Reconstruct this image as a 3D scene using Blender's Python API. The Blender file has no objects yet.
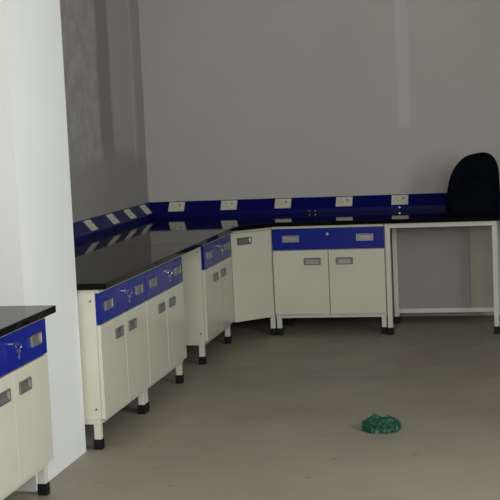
import bpy, bmesh, math, random
from mathutils import Vector, Matrix, noise
PI = math.pi
random.seed(4)
scene = bpy.context.scene
col = scene.collection

# ------------------------------------------------------------------ materials
def srgb(r, g, b):
    def f(c):
        c /= 255.0
        return c / 12.92 if c <= 0.04045 else ((c + 0.055) / 1.055) ** 2.4
    return (f(r), f(g), f(b), 1.0)

def base_mat(name, color, rough=0.5, metal=0.0, coat=0.0, coat_rough=0.1, spec=0.5, ior=1.5):
    m = bpy.data.materials.new(name); m.use_nodes = True
    b = m.node_tree.nodes['Principled BSDF']
    b.inputs['Base Color'].default_value = color
    b.inputs['Roughness'].default_value = rough
    b.inputs['Metallic'].default_value = metal
    b.inputs['Coat Weight'].default_value = coat
    b.inputs['Coat Roughness'].default_value = coat_rough
    b.inputs['Specular IOR Level'].default_value = spec
    b.inputs['IOR'].default_value = ior
    return m

class NT:
    """small node-building helper"""
    def __init__(s, m):
        s.t = m.node_tree; s.n = s.t.nodes; s.l = s.t.links
        s.b = s.n['Principled BSDF']
        s.co = s.n.new('ShaderNodeTexCoord').outputs['Object']
    def noise(s, scale, detail=4, rough=0.55, vec=None, stretch=None):
        v = vec or s.co
        if stretch:
            mp = s.n.new('ShaderNodeMapping'); s.l.new(v, mp.inputs[0])
            mp.inputs['Scale'].default_value = stretch; v = mp.outputs[0]
        t = s.n.new('ShaderNodeTexNoise'); s.l.new(v, t.inputs['Vector'])
        t.inputs['Scale'].default_value = scale; t.inputs['Detail'].default_value = detail
        t.inputs['Roughness'].default_value = rough
        return t.outputs['Fac']
    def ramp(s, fac, stops):
        r = s.n.new('ShaderNodeValToRGB'); s.l.new(fac, r.inputs[0])
        e = r.color_ramp.elements
        while len(e) < len(stops): e.new(0.5)
        for k, (p, c) in enumerate(stops):
            e[k].position = p; e[k].color = c if len(c) == 4 else (*c, 1)
        return r.outputs[0]
    def math(s, op, a, b=None, clamp=False):
        m = s.n.new('ShaderNodeMath'); m.operation = op; m.use_clamp = clamp
        for k, v in enumerate((a, b)):
            if v is None: continue
            if isinstance(v, (int, float)): m.inputs[k].default_value = v
            else: s.l.new(v, m.inputs[k])
        return m.outputs[0]
    def mix(s, fac, a, b, mode='MIX'):
        m = s.n.new('ShaderNodeMix'); m.data_type = 'RGBA'; m.blend_type = mode
        for sock, v in ((m.inputs[0], fac), (m.inputs[6], a), (m.inputs[7], b)):
            if isinstance(v, (int, float)): sock.default_value = v
            elif isinstance(v, tuple): sock.default_value = v
            else: s.l.new(v, sock)
        return m.outputs[2]
    def sep(s, v=None):
        x = s.n.new('ShaderNodeSeparateXYZ'); s.l.new(v or s.co, x.inputs[0]); return x.outputs
    def bump(s, h, strength, dist=0.01):
        b = s.n.new('ShaderNodeBump'); s.l.new(h, b.inputs['Height'])
        b.inputs['Strength'].default_value = strength; b.inputs['Distance'].default_value = dist
        s.l.new(b.outputs[0], s.b.inputs['Normal'])
    def band(s, v, lo, hi, soft):
        """1 inside lo..hi with soft edges"""
        a = s.math('MULTIPLY', s.math('SUBTRACT', v, lo), 1 / soft); a = s.math('ADD', a, 0.5, True)
        b = s.math('MULTIPLY', s.math('SUBTRACT', hi, v), 1 / soft); b = s.math('ADD', b, 0.5, True)
        return s.math('MULTIPLY', a, b)
    def color(s, c): s.l.new(c, s.b.inputs['Base Color'])
    def rough(s, c): s.l.new(c, s.b.inputs['Roughness'])

def painted(name, color, rough, coat, dirt=0.12, scale=3.0, spec=0.5):
    m = base_mat(name, color, rough, coat=coat, coat_rough=0.12, spec=spec)
    t = NT(m)
    f = t.noise(scale, 5)
    c2 = tuple(v * (1 - dirt) for v in color[:3]) + (1,)
    t.color(t.ramp(f, [(0.35, c2), (0.65, color)]))
    t.rough(t.ramp(t.noise(9, 3), [(0.3, (rough * .85,) * 3), (0.7, (rough * 1.15,) * 3)]))
    t.bump(t.noise(420, 1), 0.03, 0.002)
    return m

CREAM = painted('cream_enamel', srgb(216, 214, 195), 0.42, 0.5, 0.05)
STEEL = painted('cream_steel', srgb(216, 215, 202), 0.4, 0.2, 0.08)
BLUE = painted('blue_enamel', (0.0015, 0.012, 0.28, 1), 0.3, 0.0, 0.15, spec=0.3)
NAVY = painted('navy_enamel', (0.001, 0.004, 0.13, 1), 0.4, 0.0, 0.12, spec=0.15)
IVORY = base_mat('ivory_plastic', srgb(226, 224, 206), 0.4)
DARKHOLE = base_mat('dark_slot', (0.01, 0.01, 0.01, 1), 0.6)
RUBBER = base_mat('black_rubber', (0.004, 0.004, 0.0045, 1), 0.6, spec=0.3)
CHROME = base_mat('bright_chrome', (0.72, 0.72, 0.72, 1), 0.18, 1.0)
BRUSHED = base_mat('brushed_pull', (0.42, 0.41, 0.39, 1), 0.38, 0.85)
GREYPULL = base_mat('grey_pull', (0.26, 0.255, 0.245, 1), 0.32, 0.75)
BRASS = base_mat('pale_key_metal', (0.6, 0.58, 0.5, 1), 0.3, 1.0)

GRANITE = base_mat('black_granite', (0.012, 0.012, 0.012, 1), 0.1, spec=0.5, ior=1.16)
t = NT(GRANITE)
t.color(t.ramp(t.noise(260, 2), [(0.5, (0.003, 0.003, 0.003)), (0.8, (0.012, 0.012, 0.012))]))
t.rough(t.ramp(t.noise(4, 4), [(0.3, (0.03,) * 3), (0.7, (0.06,) * 3)]))

def plaster(name, color, dark, bump=0.12):
    m = base_mat(name, color, 0.75, spec=0.25)
    t = NT(m)
    c = t.ramp(t.noise(1.1, 5), [(0.3, dark), (0.7, color)])
    return m, t, c

WALL, t, c = plaster('wall_plaster', srgb(204, 200, 193), srgb(197, 193, 186))
x, y, z = t.sep()
patch = t.math('MULTIPLY', t.band(x, 1.635, 1.73, 0.015), t.band(z, 1.41, 4, 0.03))
c = t.mix(t.math('MULTIPLY', patch, 0.5), c, srgb(217, 214, 209))
t.color(c); t.bump(t.noise(60, 4), 0.12, 0.004)

WALLL, t, c = plaster('stained_plaster', srgb(189, 185, 180), srgb(179, 174, 169))
x, y, z = t.sep()
wob = t.math('MULTIPLY', t.math('SUBTRACT', t.noise(5, 4), 0.5), 0.16)
yy = t.math('ADD', y, wob); zz = t.math('ADD', z, wob)
rough_patch = t.math('MULTIPLY', t.band(yy, -2.4, -0.84, 0.06), t.band(zz, 1.27, 4, 0.05))
peel = t.ramp(t.noise(7, 6, 0.65), [(0.42, srgb(199, 195, 190)), (0.6, srgb(179, 172, 166))])
c = t.mix(t.math('MULTIPLY', rough_patch, 0.75), c, peel)
damp = t.math('MULTIPLY', t.band(yy, -0.84, -0.56, 0.07), t.band(zz, 1.3, 4, 0.2))
c = t.mix(t.math('MULTIPLY', damp, 0.75), c, srgb(154, 148, 141))
pale = t.math('MULTIPLY', t.band(yy, -0.56, 0.03, 0.05), t.band(zz, 1.33, 4, 0.06))
c = t.mix(t.math('MULTIPLY', pale, 0.55), c, srgb(203, 199, 193))
line = t.math('MULTIPLY', t.band(y, -0.05, -0.02, 0.01), t.band(z, 1.2, 4, 0.1))
c = t.mix(t.math('MULTIPLY', line, 0.6), c, srgb(213, 210, 205))
low = t.band(zz, 0, 1.27, 0.06)
c = t.mix(t.math('MULTIPLY', low, 0.4), c, srgb(166, 165, 160))
t.color(c); t.bump(t.noise(45, 5), 0.15, 0.004)

WHITE, t, c = plaster('white_paint', srgb(240, 241, 239), srgb(233, 235, 233))
c = t.mix(t.ramp(t.noise(2.2, 5, stretch=(1, 1, .3)), [(0.5, (0,) * 3), (0.8, (0.25,) * 3)]), c, srgb(205, 205, 200))
t.color(c); t.bump(t.noise(30, 4), 0.08, 0.004)
CEIL = base_mat('ceiling_paint', srgb(190, 188, 182), 0.8)
SIDE, t, c = plaster('grey_plaster', srgb(168, 166, 160), srgb(160, 158, 152)); t.color(c)

FLOOR = base_mat('worn_floor', srgb(132, 125, 112), 0.5, spec=0.3)
t = NT(FLOOR)
c = t.ramp(t.noise(1.6, 6, 0.6), [(0.3, srgb(144, 137, 122)), (0.5, srgb(152, 145, 129)), (0.72, srgb(159, 152, 136))])
st = t.ramp(t.noise(3.0, 6, 0.7, stretch=(1, 2.0, 1)), [(0.58, (0,) * 3), (0.8, (0.45,) * 3)])
c = t.mix(st, c, srgb(131, 124, 109))
sp = t.ramp(t.noise(14, 3), [(0.68, (0,) * 3), (0.74, (0.6,) * 3)])
c = t.mix(sp, c, srgb(96, 87, 77))
t.color(c)
t.rough(t.ramp(t.noise(3, 4), [(0.3, (0.42,) * 3), (0.7, (0.6,) * 3)]))
t.bump(t.noise(25, 5), 0.1, 0.003)

CLOTH = base_mat('navy_bag_cloth', (0.002, 0.003, 0.006, 1), 0.9, spec=0.06)
t = NT(CLOTH); t.bump(t.noise(300, 2), 0.3, 0.002)
t.color(t.ramp(t.noise(6, 4), [(0.35, (0.0018, 0.0025, 0.005)), (0.7, (0.003, 0.0045, 0.010))]))
CLOTH2 = base_mat('bag_webbing', (0.003, 0.004, 0.009, 1), 0.7, spec=0.12)
GREEN = base_mat('green_film', (0.012, 0.17, 0.085, 1), 0.4, spec=0.4)
t = NT(GREEN)
t.color(t.ramp(t.noise(22, 5, 0.65), [(0.3, (0.006, 0.062, 0.032)), (0.55, (0.010, 0.085, 0.045)), (0.8, (0.020, 0.125, 0.075))]))
t.b.inputs['Transmission Weight'].default_value = 0.12
WINFRAME = base_mat('window_frame_paint', srgb(200, 200, 196), 0.5)
GLASS = base_mat('window_glass', (1, 1, 1, 1), 0.02, ior=1.45)
GLASS.node_tree.nodes['Principled BSDF'].inputs['Transmission Weight'].default_value = 1.0

# ------------------------------------------------------------------ mesh helpers
class MB:
    def __init__(s): s.bm = bmesh.new(); s.mi = 0
    def _set(s, faces):
        for f in faces: f.material_index = s.mi
    def box(s, x0, x1, y0, y1, z0, z1, bev=0.0, seg=2):
        b = bmesh.new()
        r = bmesh.ops.create_cube(b, size=1)
        for v in r['verts']:
            v.co = Vector(((x0 + x1) / 2 + v.co.x * (x1 - x0), (y0 + y1) / 2 + v.co.y * (y1 - y0), (z0 + z1) / 2 + v.co.z * (z1 - z0)))
        if bev: bmesh.ops.bevel(b, geom=b.edges[:], offset=bev, segments=seg, affect='EDGES', profile=0.6)
        s.add(b); return s
    def prism(s, pts, z0, z1, bev=0.0, seg=2):
        b = bmesh.new()
        lo = [b.verts.new((p[0], p[1], z0)) for p in pts]; hi = [b.verts.new((p[0], p[1], z1)) for p in pts]
        b.faces.new(lo[::-1]); b.faces.new(hi)
        n = len(pts)
        for i in range(n): b.faces.new((lo[i], lo[(i + 1) % n], hi[(i + 1) % n], hi[i]))
        bmesh.ops.recalc_face_normals(b, faces=b.faces[:])
        if bev: bmesh.ops.bevel(b, geom=b.edges[:], offset=bev, segments=seg, affect='EDGES', profile=0.6)
        s.add(b); return s
    def loft(s, rings, cap=True, closed=True):
        b = bmesh.new(); R_ = [[b.verts.new(p) for p in r] for r in rings]; n = len(rings[0])
        for i in range(len(R_) - 1):
            for j in range(n if closed else n - 1):
                b.faces.new((R_[i][j], R_[i][(j + 1) % n], R_[i + 1][(j + 1) % n], R_[i + 1][j]))
        if cap: b.faces.new(R_[0][::-1]); b.faces.new(R_[-1])
        bmesh.ops.recalc_face_normals(b, faces=b.faces[:])
        s.add(b); return s
    def cyl(s, c, axis, r, h, n=16, r2=None, bev=0):
        b = bmesh.new()
        bmesh.ops.create_cone(b, cap_ends=True, segments=n, radius1=r, radius2=r if r2 is None else r2, depth=h)
        q = Vector((0, 0, 1)).rotation_difference(Vector(axis)).to_matrix().to_4x4()
        bmesh.ops.transform(b, matrix=Matrix.Translation(c) @ q, verts=b.verts[:])
        s.add(b); return s
    def tube(s, pts, r, n=8, closed=False, flat=1.0):
        P = [Vector(p) for p in pts]; rings = []
        m = len(P)
        for i, p in enumerate(P):
            a = P[(i - 1) % m] if (closed or i > 0) else p; c = P[(i + 1) % m] if (closed or i < m - 1) else p
            tdir = (c - a).normalized()
            up = Vector((0, 0, 1)) if abs(tdir.z) < 0.9 else Vector((0, 1, 0))
            u = tdir.cross(up).normalized(); w = u.cross(tdir)
            rings.append([p + u * (r * math.cos(2 * PI * k / n)) + w * (r * flat * math.sin(2 * PI * k / n)) for k in range(n)])
        if closed: rings.append(rings[0])
        return s.loft(rings, cap=not closed)
    def add(s, b):
        me = bpy.data.meshes.new('tmp')
        for f in b.faces: f.material_index = s.mi
        b.to_mesh(me); b.free(); s.bm.from_mesh(me); bpy.data.meshes.remove(me)
    def mat(s, i): s.mi = i; return s
    def build(s, name, mats, parent=None, smooth=False, loc=None):
        me = bpy.data.meshes.new(name); s.bm.to_mesh(me); s.bm.free()
        for m in (mats if isinstance(mats, (list, tuple)) else [mats]): me.materials.append(m)
        if smooth:
            for p in me.polygons: p.use_smooth = True
        o = bpy.data.objects.new(name, me); col.objects.link(o)
        if parent: o.parent = parent
        if loc: o.location = loc
        return o

def tag(o, label=None, cat=None, group=None, kind=None):
    if label: o['label'] = label
    if cat: o['category'] = cat
    if group: o['group'] = group
    if kind: o['kind'] = kind
    return o
def thing(name, label, cat, loc, rz=0, group=None):
    o = bpy.data.objects.new(name, None); col.objects.link(o); o.empty_display_size = 0.1
    o.location = loc; o.rotation_euler = (0, 0, rz)
    return tag(o, label, cat, group)
def copy_tree(o, parent=None):
    c = o.copy(); col.objects.link(c)
    if parent: c.parent = parent
    for ch in [k for k in bpy.data.objects if k.parent == o]: copy_tree(ch, c)
    return c

# ------------------------------------------------------------------ the room
LX, BY, RX, FY, CH = -0.30, 0.237, 4.6, -10.3, 3.15     # left wall, back wall, right wall, front wall, ceiling
def struct(name, mb, m, label=None): return tag(mb.build(name, m), label, None, None, 'structure')
struct('floor', MB().box(LX - .2, RX + .2, FY - .2, BY + .2, -0.1, 0), FLOOR)
struct('ceiling', MB().box(LX - .2, RX + .2, FY - .2, BY + .2, CH, CH + .1), CEIL)
struct('wall_back', MB().box(LX - .2, RX + .2, BY, BY + .2, 0, CH), WALL)
struct('wall_left', MB().box(LX - .2, LX, FY, BY, 0, CH), WALLL)
struct('wall_pillar', MB().box(LX, 0.474, -4.385, -3.722, 0, CH), WHITE)
# right wall and front wall, each with a window opening (both outside the photograph)
RW = (-7.0, -4.8, 1.1, 2.6)          # y0, y1, z0, z1
w = MB(); y0, y1, z0, z1 = RW
w.box(RX, RX + .2, FY, y0, 0, CH).box(RX, RX + .2, y1, BY, 0, CH).box(RX, RX + .2, y0, y1, 0, z0).box(RX, RX + .2, y0, y1, z1, CH)
struct('wall_right', w, SIDE)
FW = (1.2, 4.3, 1.3, 2.75)
x0, x1, fz0, fz1 = FW
w = MB()
w.box(LX, x0, FY - .2, FY, 0, CH).box(x1, RX, FY - .2, FY, 0, CH).box(x0, x1, FY - .2, FY, 0, fz0).box(x0, x1, FY - .2, FY, fz1, CH)
struct('wall_front', w, SIDE)
f = MB()
for k in range(4):
    yy = y0 + .03 + (y1 - y0 - .06) * k / 3; f.box(RX + .12, RX + .16, yy - .03, yy + .03, z0, z1)
for zz in (z0 + .03, z1 - .03): f.box(RX + .12, RX + .16, y0, y1, zz - .03, zz + .03)
wf = struct('window_1', f, WINFRAME)
MB().box(RX + .137, RX + .143, y0, y1, z0, z1).build('pane', GLASS, wf)
f = MB()
for k in range(5):
    xx = x0 + .03 + (x1 - x0 - .06) * k / 4; f.box(xx - .03, xx + .03, FY - .16, FY - .12, fz0, fz1)
for zz in (fz0 + .03, fz1 - .03): f.box(x0, x1, FY - .16, FY - .12, zz - .03, zz + .03)
wf = struct('window_2', f, WINFRAME)
MB().box(x0, x1, FY - .143, FY - .137, fz0, fz1).build('pane', GLASS, wf)

# ------------------------------------------------------------------ cupboards
H, SL = 0.80, 0.03             # worktop height and slab thickness
CW = 0.78                      # cupboard width
def leg(parent, cx, cy, top, s=0.034):
    l = MB().box(cx - s / 2, cx + s / 2, cy - s / 2, cy + s / 2, 0.045, top, 0.003).build('leg', STEEL, parent)
    MB().box(cx - .021, cx + .021, cy - .021, cy + .021, 0.0, 0.05, 0.004).build('foot_cap', RUBBER, l)
    return l
def pull(parent, cx, cz, y=0.0, bright=True):
    """recessed rectangular pull: raised rim and a hollow tilted dish"""
    a, b = 0.059, 0.0245
    m = MB()
    m.mat(0)
    for (xa, xb, za, zb) in ((-a, a, b - .006, b), (-a, a, -b, -b + .006), (-a, -a + .009, -b, b), (a - .009, a, -b, b)):
        m.box(cx + xa, cx + xb, y - .009, y + .001, cz + za, cz + zb, 0.0015, 1)
    m.mat(1)
    i, j = a - .008, b - .005
    fr = [(cx - i, y - .007, cz - j), (cx + i, y - .007, cz - j), (cx + i, y - .007, cz + j), (cx - i, y - .007, cz + j)]
    bk = [(cx - i * .82, y - .001, cz - j * .1), (cx + i * .82, y - .001, cz - j * .1), (cx + i * .82, y - .0015, cz + j * .75), (cx - i * .82, y - .0015, cz + j * .75)]
    bb = bmesh.new()
    F = [bb.verts.new(p) for p in fr]; B = [bb.verts.new(p) for p in bk]
    for k in range(4): bb.faces.new((F[k], F[(k + 1) % 4], B[(k + 1) % 4], B[k]))
    bb.faces.new(B); bmesh.ops.recalc_face_normals(bb, faces=bb.faces[:])
    for fc in bb.faces:
        if fc.normal.y > 0: fc.normal_flip()
    m.add(bb)
    return m.build('handle', [BRUSHED if bright else GREYPULL, BRUSHED], parent)

def make_cupboard():
    root = thing('base_cupboard', 'x', 'cupboard', (0, 0, 0), 0, 'white base cupboards with blue drawers')
    h = CW / 2 - .001
    c = MB()
    c.box(-h, -h + .018, .020, .50, .146, .768, .0015, 1).box(h - .018, h, .020, .50, .146, .768, .0015, 1)
    c.box(-h + .018, h - .018, .022, .50, .146, .164).box(-h + .018, h - .018, .030, .50, .752, .768)
    c.box(-h + .018, h - .018, .485, .50, .164, .752).box(-h + .018, h - .018, .022, .48, .590, .602)
    c.box(-h + .018, h - .018, .03, .48, .36, .375)
    c.build('cabinet_body', CREAM, root)
    MB().box(-h, h, -.002, .020, .7505, .769, .0015, 1).build('top_rail', CREAM, root)
    b = MB()
    b.box(-h + .002, h - .002, .024, .052, .122, .146, .002, 1).box(-h + .002, h - .002, .462, .490, .122, .146, .002, 1)
    b.box(-h + .002, -h + .030, .05, .465, .122, .146, .002, 1).box(h - .030, h - .002, .05, .465, .122, .146, .002, 1)
    b.build('base_frame', STEEL, root)
    for sx in (-1, 1):
        for yy in (.046, .470): leg(root, sx * (h - .021), yy, .123)
    d = MB().box(-h + .001, h - .001, 0, .019, .602, .748, .004, 3).build('drawer', BLUE, root)
    for sx in (-1, 1): pull(d, sx * .2575, .680)
    MB().cyl((0, -.003, .708), (0, 1, 0), .010, .008, 20).mat(1).box(-.0015, .0015, -.0078, -.0066, .702, .714).build('lock', [CHROME, DARKHOLE], d)
    for sx in (-1, 1):
        a, bq = (-h + .001, -.002) if sx < 0 else (.002, h - .001)
        dr = MB().box(a, bq, 0, .019, .149, .597, .003, 2).build('door', CREAM, root)
        pull(dr, sx * .112, .520, 0, False)
    return root
def bolts(root):
    for yy, zz in ((.043, .713), (.043, .196)):
        MB().cyl((-CW / 2 - .0005, yy, zz), (1, 0, 0), .0042, .005, 10).build('bolt', RUBBER, root)

proto = make_cupboard()
FX = 0.57     # front plane of the left run; the back run's is y = -0.57
def place(o, loc, rz, label, bolted=False):
    o.location = loc; o.rotation_euler = (0, 0, rz); o['label'] = label
    if bolted: bolts(o)
    return o
spots = [((1.197, -.57, 0), 0, 'white cupboard with wide blue drawer facing us below the back wall, lock without keys', False),
         ((FX, -3.305, 0), PI / 2, 'nearer of the two joined white cupboards with blue drawers beyond the white pillar', True),
         ((FX, -2.523, 0), PI / 2, 'farther of the two joined white cupboards beyond the pillar, next to the open knee gap', False),
         ((FX, -1.210, 0), PI / 2, 'white cupboard with blue drawer between the open knee gap and the angled corner door', True),
         ((FX, -4.792, 0), PI / 2, 'white cupboard with bright blue drawer in the left foreground, in front of the white pillar', False)]
for k, s in enumerate(spots):
    place(proto if k == 0 else copy_tree(proto), *s)

# keys hanging in the drawer locks
def make_keys():
    root = thing('key_bunch', 'x', 'keys', (0, 0, 0), 0, 'keys left in the drawer locks')
    k = MB().box(-.0015, .0015, -.030, -.0095, -.004, .004)
    k.cyl((0, -.038, 0), (1, 0, 0), .013, .003, 18).cyl((0, -.026, 0), (1, 0, 0), .006, .0032, 12)
    k.build('inserted_key', CHROME, root)
    cx, cz = -.045, -.014
    ring = [(0.004 * math.sin(a), cx + .016 * math.cos(a), cz + .016 * math.sin(a)) for a in [2 * PI * i / 20 for i in range(20)]]
    MB().tube(ring, .0016, 6, closed=True).build('key_ring', CHROME, root)
    s = MB().cyl((.006, -.042, -.040), (1, 0, 0), .013, .003, 18)
    s.box(.0045, .0075, -.046, -.038, -.090, -.050, .0008, 1).box(.0045, .0075, -.038, -.034, -.084, -.070)
    s.build('spare_key', BRASS, root)
    return root
kp = make_keys()
klab = ['keys hanging from the drawer lock of the cupboard just beyond the white pillar',
        'keys hanging from the drawer lock of the cupboard beside the open knee gap',
        'keys hanging from the small far drawer beside the angled corner door',
        'keys hanging from the bright blue drawer in the left foreground']
for k, (yy, lb) in enumerate(zip((-3.305, -2.523, -1.210, -4.792), klab)):
    o = kp if k == 0 else copy_tree(kp)
    o.location = (FX, yy, .708); o.rotation_euler = (0, 0, PI / 2); o.scale = (.68,) * 3; o['label'] = lb

# angled corner cupboard between the two runs
a, b = Vector((.572, -.814, 0)), Vector((.803, -.573, 0))
cc = thing('corner_cupboard', 'plain white corner cupboard with one tall angled door and a single pull', 'cupboard', (a.x, a.y, 0))
W = lambda p: (p[0] - a.x, p[1] - a.y)
d = (b - a).normalized(); n = Vector((d.y, -d.x, 0))
inn = lambda p, k: Vector(p) - n * k
pa, pb = inn(a, .022), inn(b, .022)
poly = [W(p) for p in ((pa.x, -.812), (pb.x, pb.y), (.803, -.545), (.803, -.08), (.07, -.08), (.07, -.812))]
MB().prism(poly, .146, .768, .0015, 1).build('cabinet_body', CREAM, cc)
ang = math.atan2(d.y, d.x); L = (b - a).length
def angled(mb, name, m, parent):
    o = mb.build(name, m, parent); o.rotation_euler = (0, 0, ang); return o
angled(MB().box(.001, L - .001, -.002, .019, .7505, .769, .0015, 1), 'top_rail', CREAM, cc)
dr = angled(MB().box(.001, L - .002, 0, .019, .138, .748, .003, 2), 'door', CREAM, cc)
o = pull(dr, .105, .690, 0, False)
leg(cc, .783 - a.x, -.524 - a.y, .147); leg(cc, .10 - a.x, -.10 - a.y, .147); leg(cc, .783 - a.x, -.10 - a.y, .147); leg(cc, .10 - a.x, -.79 - a.y, .147)

# open steel bench frame under the right of the back worktop
bf = thing('bench_frame', 'open cream steel frame with a knee space, right of the facing cupboard', 'bench frame', (1.59, -.57, 0))
x0, x1 = 0.001, .756
for lx in (x0 + .0185, x1 - .017):
    for ly in (.018, .497): leg(bf, lx, ly, .736)
m = MB()
m.box(x0, x1, .001, .036, .736, .768, .002, 1).box(x0, x1, .48, .515, .736, .768, .002, 1)
m.box(x0, x0 + .034, .036, .48, .736, .768, .002, 1).box(x1 - .034, x1, .036, .48, .736, .768, .002, 1)
m.build('top_frame', STEEL, bf)
MB().box(x0 + .0345, x1 - .033, .480, .512, .074, .108, .002, 1).build('foot_rail', STEEL, bf)
MB().box(.548, x1 - .034, .514, .526, .085, .735, .001, 1).build('back_board', painted('board_paint', srgb(158, 156, 142), .6, 0, .06), bf)
MB().box(.036, .546, .514, .526, .085, .735, .001, 1).build('back_board', painted('shade_grey_board', srgb(152, 149, 145), .6, 0, .06), bf)  # added board, its grey toned down to stand in for under-bench shade

# worktops
def top(name, pts, label, loc):
    o = MB().prism([(p[0] - loc[0], p[1] - loc[1]) for p in pts], 0, SL, .003, 2).build(name, GRANITE, None, False, (loc[0], loc[1], H - SL))
    return tag(o, label, 'worktop', 'polished black worktops')
DW = .613
top('worktop', [(LX, -3.72), (DW, -3.72), (DW, -1.968), (LX, -1.968)], 'polished black worktop on the joined cupboards beyond the white pillar, up to the seam', (LX, -3.72))
top('worktop', [(LX, -1.965), (DW, -1.965), (DW, -.862), (.838, -.606), (2.46, -.606), (2.46, BY), (LX, BY)], 'polished black worktop turning the corner and running along the back wall', (LX, BY))
top('worktop', [(LX, -5.26), (DW + .003, -5.26), (DW + .003, -4.395), (LX, -4.395)], 'black worktop in the left foreground ending against the white pillar', (LX, -5.26))

# ------------------------------------------------------------------ socket raceways
RD, RZ0, RZ1, RT = .072, H + .0005, H + .030, H + .112
sl = Vector((-RD, RT - RZ1)).normalized()         # along the sloping face, from front lip to wall (distance from wall, z)
SA = math.atan2(RT - RZ1, RD)                     # slope above horizontal
PROF = [(0, RZ0), (RD, RZ0), (RD, RZ1), (0, RT)]
def socket(parent, mat4):
    m = MB()
    m.box(-.0615, .0615, -.043, .043, 0, .008, .002, 2)
    o = m.build('socket_plate', IVORY, parent); o.matrix_local = mat4
    h = MB()
    for px, py in ((-.026, .014), (-.040, -.012), (-.012, -.012)): h.cyl((px, py, .0082), (0, 0, 1), .0042, .001, 10)
    h.build('pin_holes', DARKHOLE, o)
    MB().box(.014, .036, -.022, .022, .006, .011, .0015, 1).mat(1).box(.020, .030, .002, .016, .0108, .0118).build('switch', [IVORY, DARKHOLE], o)
def rail(name, along, label, plates, s0, s1, mitre0=0, mitre1=0, screws=()):
    """along 'x': on the back wall, 'y': on the left wall; s runs along the wall"""
    def P(s, d, z): return (s, BY - d, z) if along == 'x' else (LX + d, s, z)
    o0 = P((s0 + s1) / 2, 0, 0)
    root = thing(name, label, 'raceway', (o0[0], o0[1], H), 0, 'blue socket raceways')
    off = Vector((o0[0], o0[1], H))
    rings = [[Vector(P(s + mt * d, d, z)) - off for d, z in PROF] for s, mt in ((s0, mitre0), (s1, mitre1))]
    MB().loft(rings).build('trunking', NAVY, root)
    mid = Vector(((RD) / 2, (RZ1 + RT) / 2))
    for s in plates:
        c = Vector(P(s, mid[0], mid[1])) - off
        ux = Vector((1, 0, 0)) if along == 'x' else Vector((0, 1, 0))
        uy = Vector((0, sl[0] * -1, sl[1])) if along == 'x' else Vector((sl[0], 0, sl[1]))
        uz = ux.cross(uy)
        M4 = Matrix((ux, uy, uz)).transposed().to_4x4(); M4.translation = c
        socket(root, M4)
    for s, z in screws:
        c = Vector(P(s, RD + .0005, z)) - off
        MB().cyl(c, (0, 1, 0) if along == 'x' else (1, 0, 0), .006, .003, 10).build('screw', CHROME, root)
    return root
rail('socket_raceway', 'y', 'blue sloping socket raceway with four ivory plates on the stained left wall', (-1.285, -.802, -.392, .015), -3.715, BY, 0, -1)
rail('socket_raceway', 'x', 'blue sloping socket raceway with three ivory plates, back wall, from the corner to the joint', (-.069, .340, .756), LX, .992, 1, 0, ((.960, H + .014),))
rail('socket_raceway', 'x', 'blue sloping socket raceway with two ivory plates, back wall, reaching behind the dark backpack', (1.2185, 1.632), .994, 2.46, 0, 0, ((1.002, H + .014), (1.63, H + .022)))

# ------------------------------------------------------------------ backpack
OUT = [(2.004, .801), (2.006, .88), (2.020, .961), (2.044, 1.062), (2.082, 1.137), (2.146, 1.198), (2.229, 1.219), (2.283, 1.220), (2.329, 1.192), (2.358, 1.128), (2.366, 1.0), (2.366, .90), (2.360, .801)]
BYC = -.43
bp = thing('backpack', 'dark navy domed backpack standing on the black worktop by the back wall', 'backpack', (2.19, BYC, H))
cx, cz = 2.19, .96
def outline(s, dz=0):
    res = []
    n = len(OUT)
    for i in range(n - 1):                       # Catmull-Rom through the outline
        p0, p1, p2, p3 = (Vector(OUT[max(0, min(n - 1, i + k))]) for k in (-1, 0, 1, 2))
        for q in range(4):
            u = q / 4
            res.append(.5 * ((2 * p1) + (p2 - p0) * u + (2 * p0 - 5 * p1 + 4 * p2 - p3) * u * u + (3 * p1 - p0 - 3 * p2 + p3) * u ** 3))
    res.append(Vector(OUT[-1]))
    out = []
    for p in res:
        x = cx + (p.x - cx) * s; z = H + .0005 + max(0, (p.y - .801)) * (1 - (1 - s) * .55)
        out.append((x, z))
    return out
def sheet(prof):
    rings = []
    for y, s in prof:
        rings.append([(x - 2.19, y + .006 * noise.noise((x * 9, y * 14, z * 9)), z - H) for x, z in outline(s)])
    return rings
MB().loft(sheet([(-.105, .60), (-.104, .84), (-.095, .95), (-.075, .995), (-.03, 1.01), (.03, 1.0), (.065, .98), (.085, .92), (.095, .8), (.096, .5)])).build('bag_body', CLOTH, bp, True)
def pocket(p):
    return [[((x - 2.19) * .8, y, (z - H) * .55 + .03) for x, z in outline(s)] for y, s in p]
fp = MB().loft(pocket([(-.100, 1.0), (-.125, 1.0), (-.138, .95), (-.144, .85), (-.146, .6)])).build('front_pocket', CLOTH, bp, True)
MB().tube([((x - 2.19) * .8, -.128, (z - H) * .55 + .03) for x, z in outline(1.012)][3:-3], .0035, 6).build('zip', CLOTH, fp, True)
MB().tube([((x - 2.19), -.062, (z - H)) for x, z in outline(1.0)][6:-6], .004, 6).build('zip', CLOTH, bp, True)
MB().tube([(.04 + .05 * math.cos(t_), .098 + .012 * math.sin(t_), .30 + .05 * math.sin(t_)) for t_ in [PI * i / 10 for i in range(11)]], .007, 8).build('grab_handle', CLOTH2, bp, True)
for sx in (-1, 1):
    MB().tube([(sx * .055 + .045, .085, .33), (sx * .075 + .03, .122, .27), (sx * .10 + .01, .145, .20), (sx * .115 + .01, .125, .10), (sx * .125 + .01, .09, .04)], .018, 8, flat=.4).build('shoulder_strap', CLOTH2, bp, True)

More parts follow.
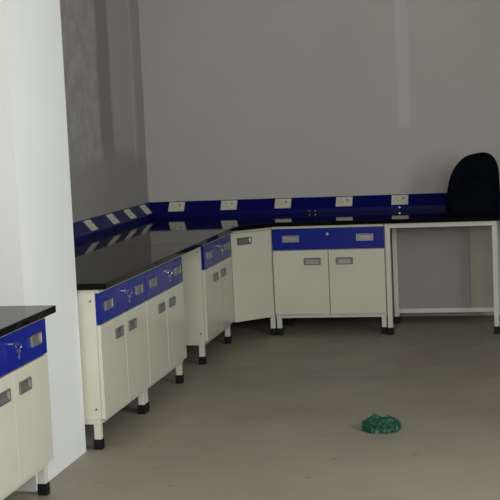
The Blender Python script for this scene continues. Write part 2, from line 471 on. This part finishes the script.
# ------------------------------------------------------------------ crumpled green bag on the floor
g = bmesh.new()
bmesh.ops.create_icosphere(g, subdivisions=5, radius=1)
for v in g.verts:
    p = v.co.copy(); u = p.normalized()
    rid = 0
    for k, (sc, am) in enumerate(((1.6, .16), (3.4, .15), (6.5, .09), (13, .03))):
        rid += am * (1 - 2.2 * abs(noise.noise(u * sc + Vector((k * 7.3, 3.1, 1.7)))))
    r = .82 + rid * .6
    sq = lambda q, e: math.copysign(abs(q) ** e, q)
    x, y, z = sq(u.x, .85) * .094 * r, u.y * .085 * r, max(0, sq(u.z, .55) + .10) * .058 * r
    z *= 1.0 - .10 * math.exp(-((x - .005) / .02) ** 2)
    v.co = (x, y, z)
for cx_, cy_, hh in ((-.032, -.005, .020), (.036, .005, .014)):
    for v in g.verts:
        q = ((v.co.x - cx_) ** 2 + (v.co.y - cy_) ** 2) / .014 ** 2
        if v.co.z > .015: v.co.z += hh * math.exp(-q)
mn = min(v.co.z for v in g.verts)
for v in g.verts: v.co.z -= mn - .0005
m = MB(); m.add(g)
tag(m.build('plastic_bag', GREEN, None, False, (1.826, -3.27, 0)), 'crumpled green plastic bag lying alone on the bare floor', 'plastic bag')

# ------------------------------------------------------------------ light and camera
def area(name, loc, rot, sx, sy, power, colr):
    l = bpy.data.lights.new(name, 'AREA'); l.shape = 'RECTANGLE'; l.size = sx; l.size_y = sy; l.energy = power; l.color = colr
    o = bpy.data.objects.new(name, l); col.objects.link(o); o.location = loc; o.rotation_euler = rot
    return o
area('daylight_right', (RX + .05, (RW[0] + RW[1]) / 2, (RW[2] + RW[3]) / 2), (0, PI / 2, 0), RW[3] - RW[2], RW[1] - RW[0], 108, (.93, .98, 1))
area('daylight_front', ((FW[0] + FW[1]) / 2, FY - .05, (FW[2] + FW[3]) / 2), (PI / 2, 0, 0), FW[1] - FW[0], FW[3] - FW[2], 132, (1, .995, .95))
wd = bpy.data.worlds.new('sky'); scene.world = wd; wd.use_nodes = True
wd.node_tree.nodes['Background'].inputs[0].default_value = (.75, .85, 1, 1); wd.node_tree.nodes['Background'].inputs[1].default_value = .5

cam = bpy.data.cameras.new('camera'); co = bpy.data.objects.new('camera', cam); col.objects.link(co); scene.camera = co
cam.sensor_width = 36; cam.lens = 1326.2468 / 500 * 36; cam.clip_start = .05
yaw, pitch, roll = .2068, .1024, .0453
cy_, sy_ = math.cos(yaw), math.sin(yaw); cp_, sp_ = math.cos(pitch), math.sin(pitch)
fwd = Vector((-sy_ * cp_, cy_ * cp_, -sp_)); rt = Vector((cy_, sy_, 0)); dn = fwd.cross(rt)
k, s = math.cos(roll), math.sin(roll)
r2, d2 = rt * k + dn * s, dn * k - rt * s
Mc = Matrix((r2, -d2, -fwd)).transposed().to_4x4(); Mc.translation = (2.5386, -9.5787, 1.5555)
co.matrix_world = Mc
vs = scene.view_settings
scene.display_settings.display_device = 'sRGB'
vs.view_transform = 'Standard'; vs.look = 'None'; vs.gamma = 1; vs.use_curve_mapping = False; vs.exposure = 0.0
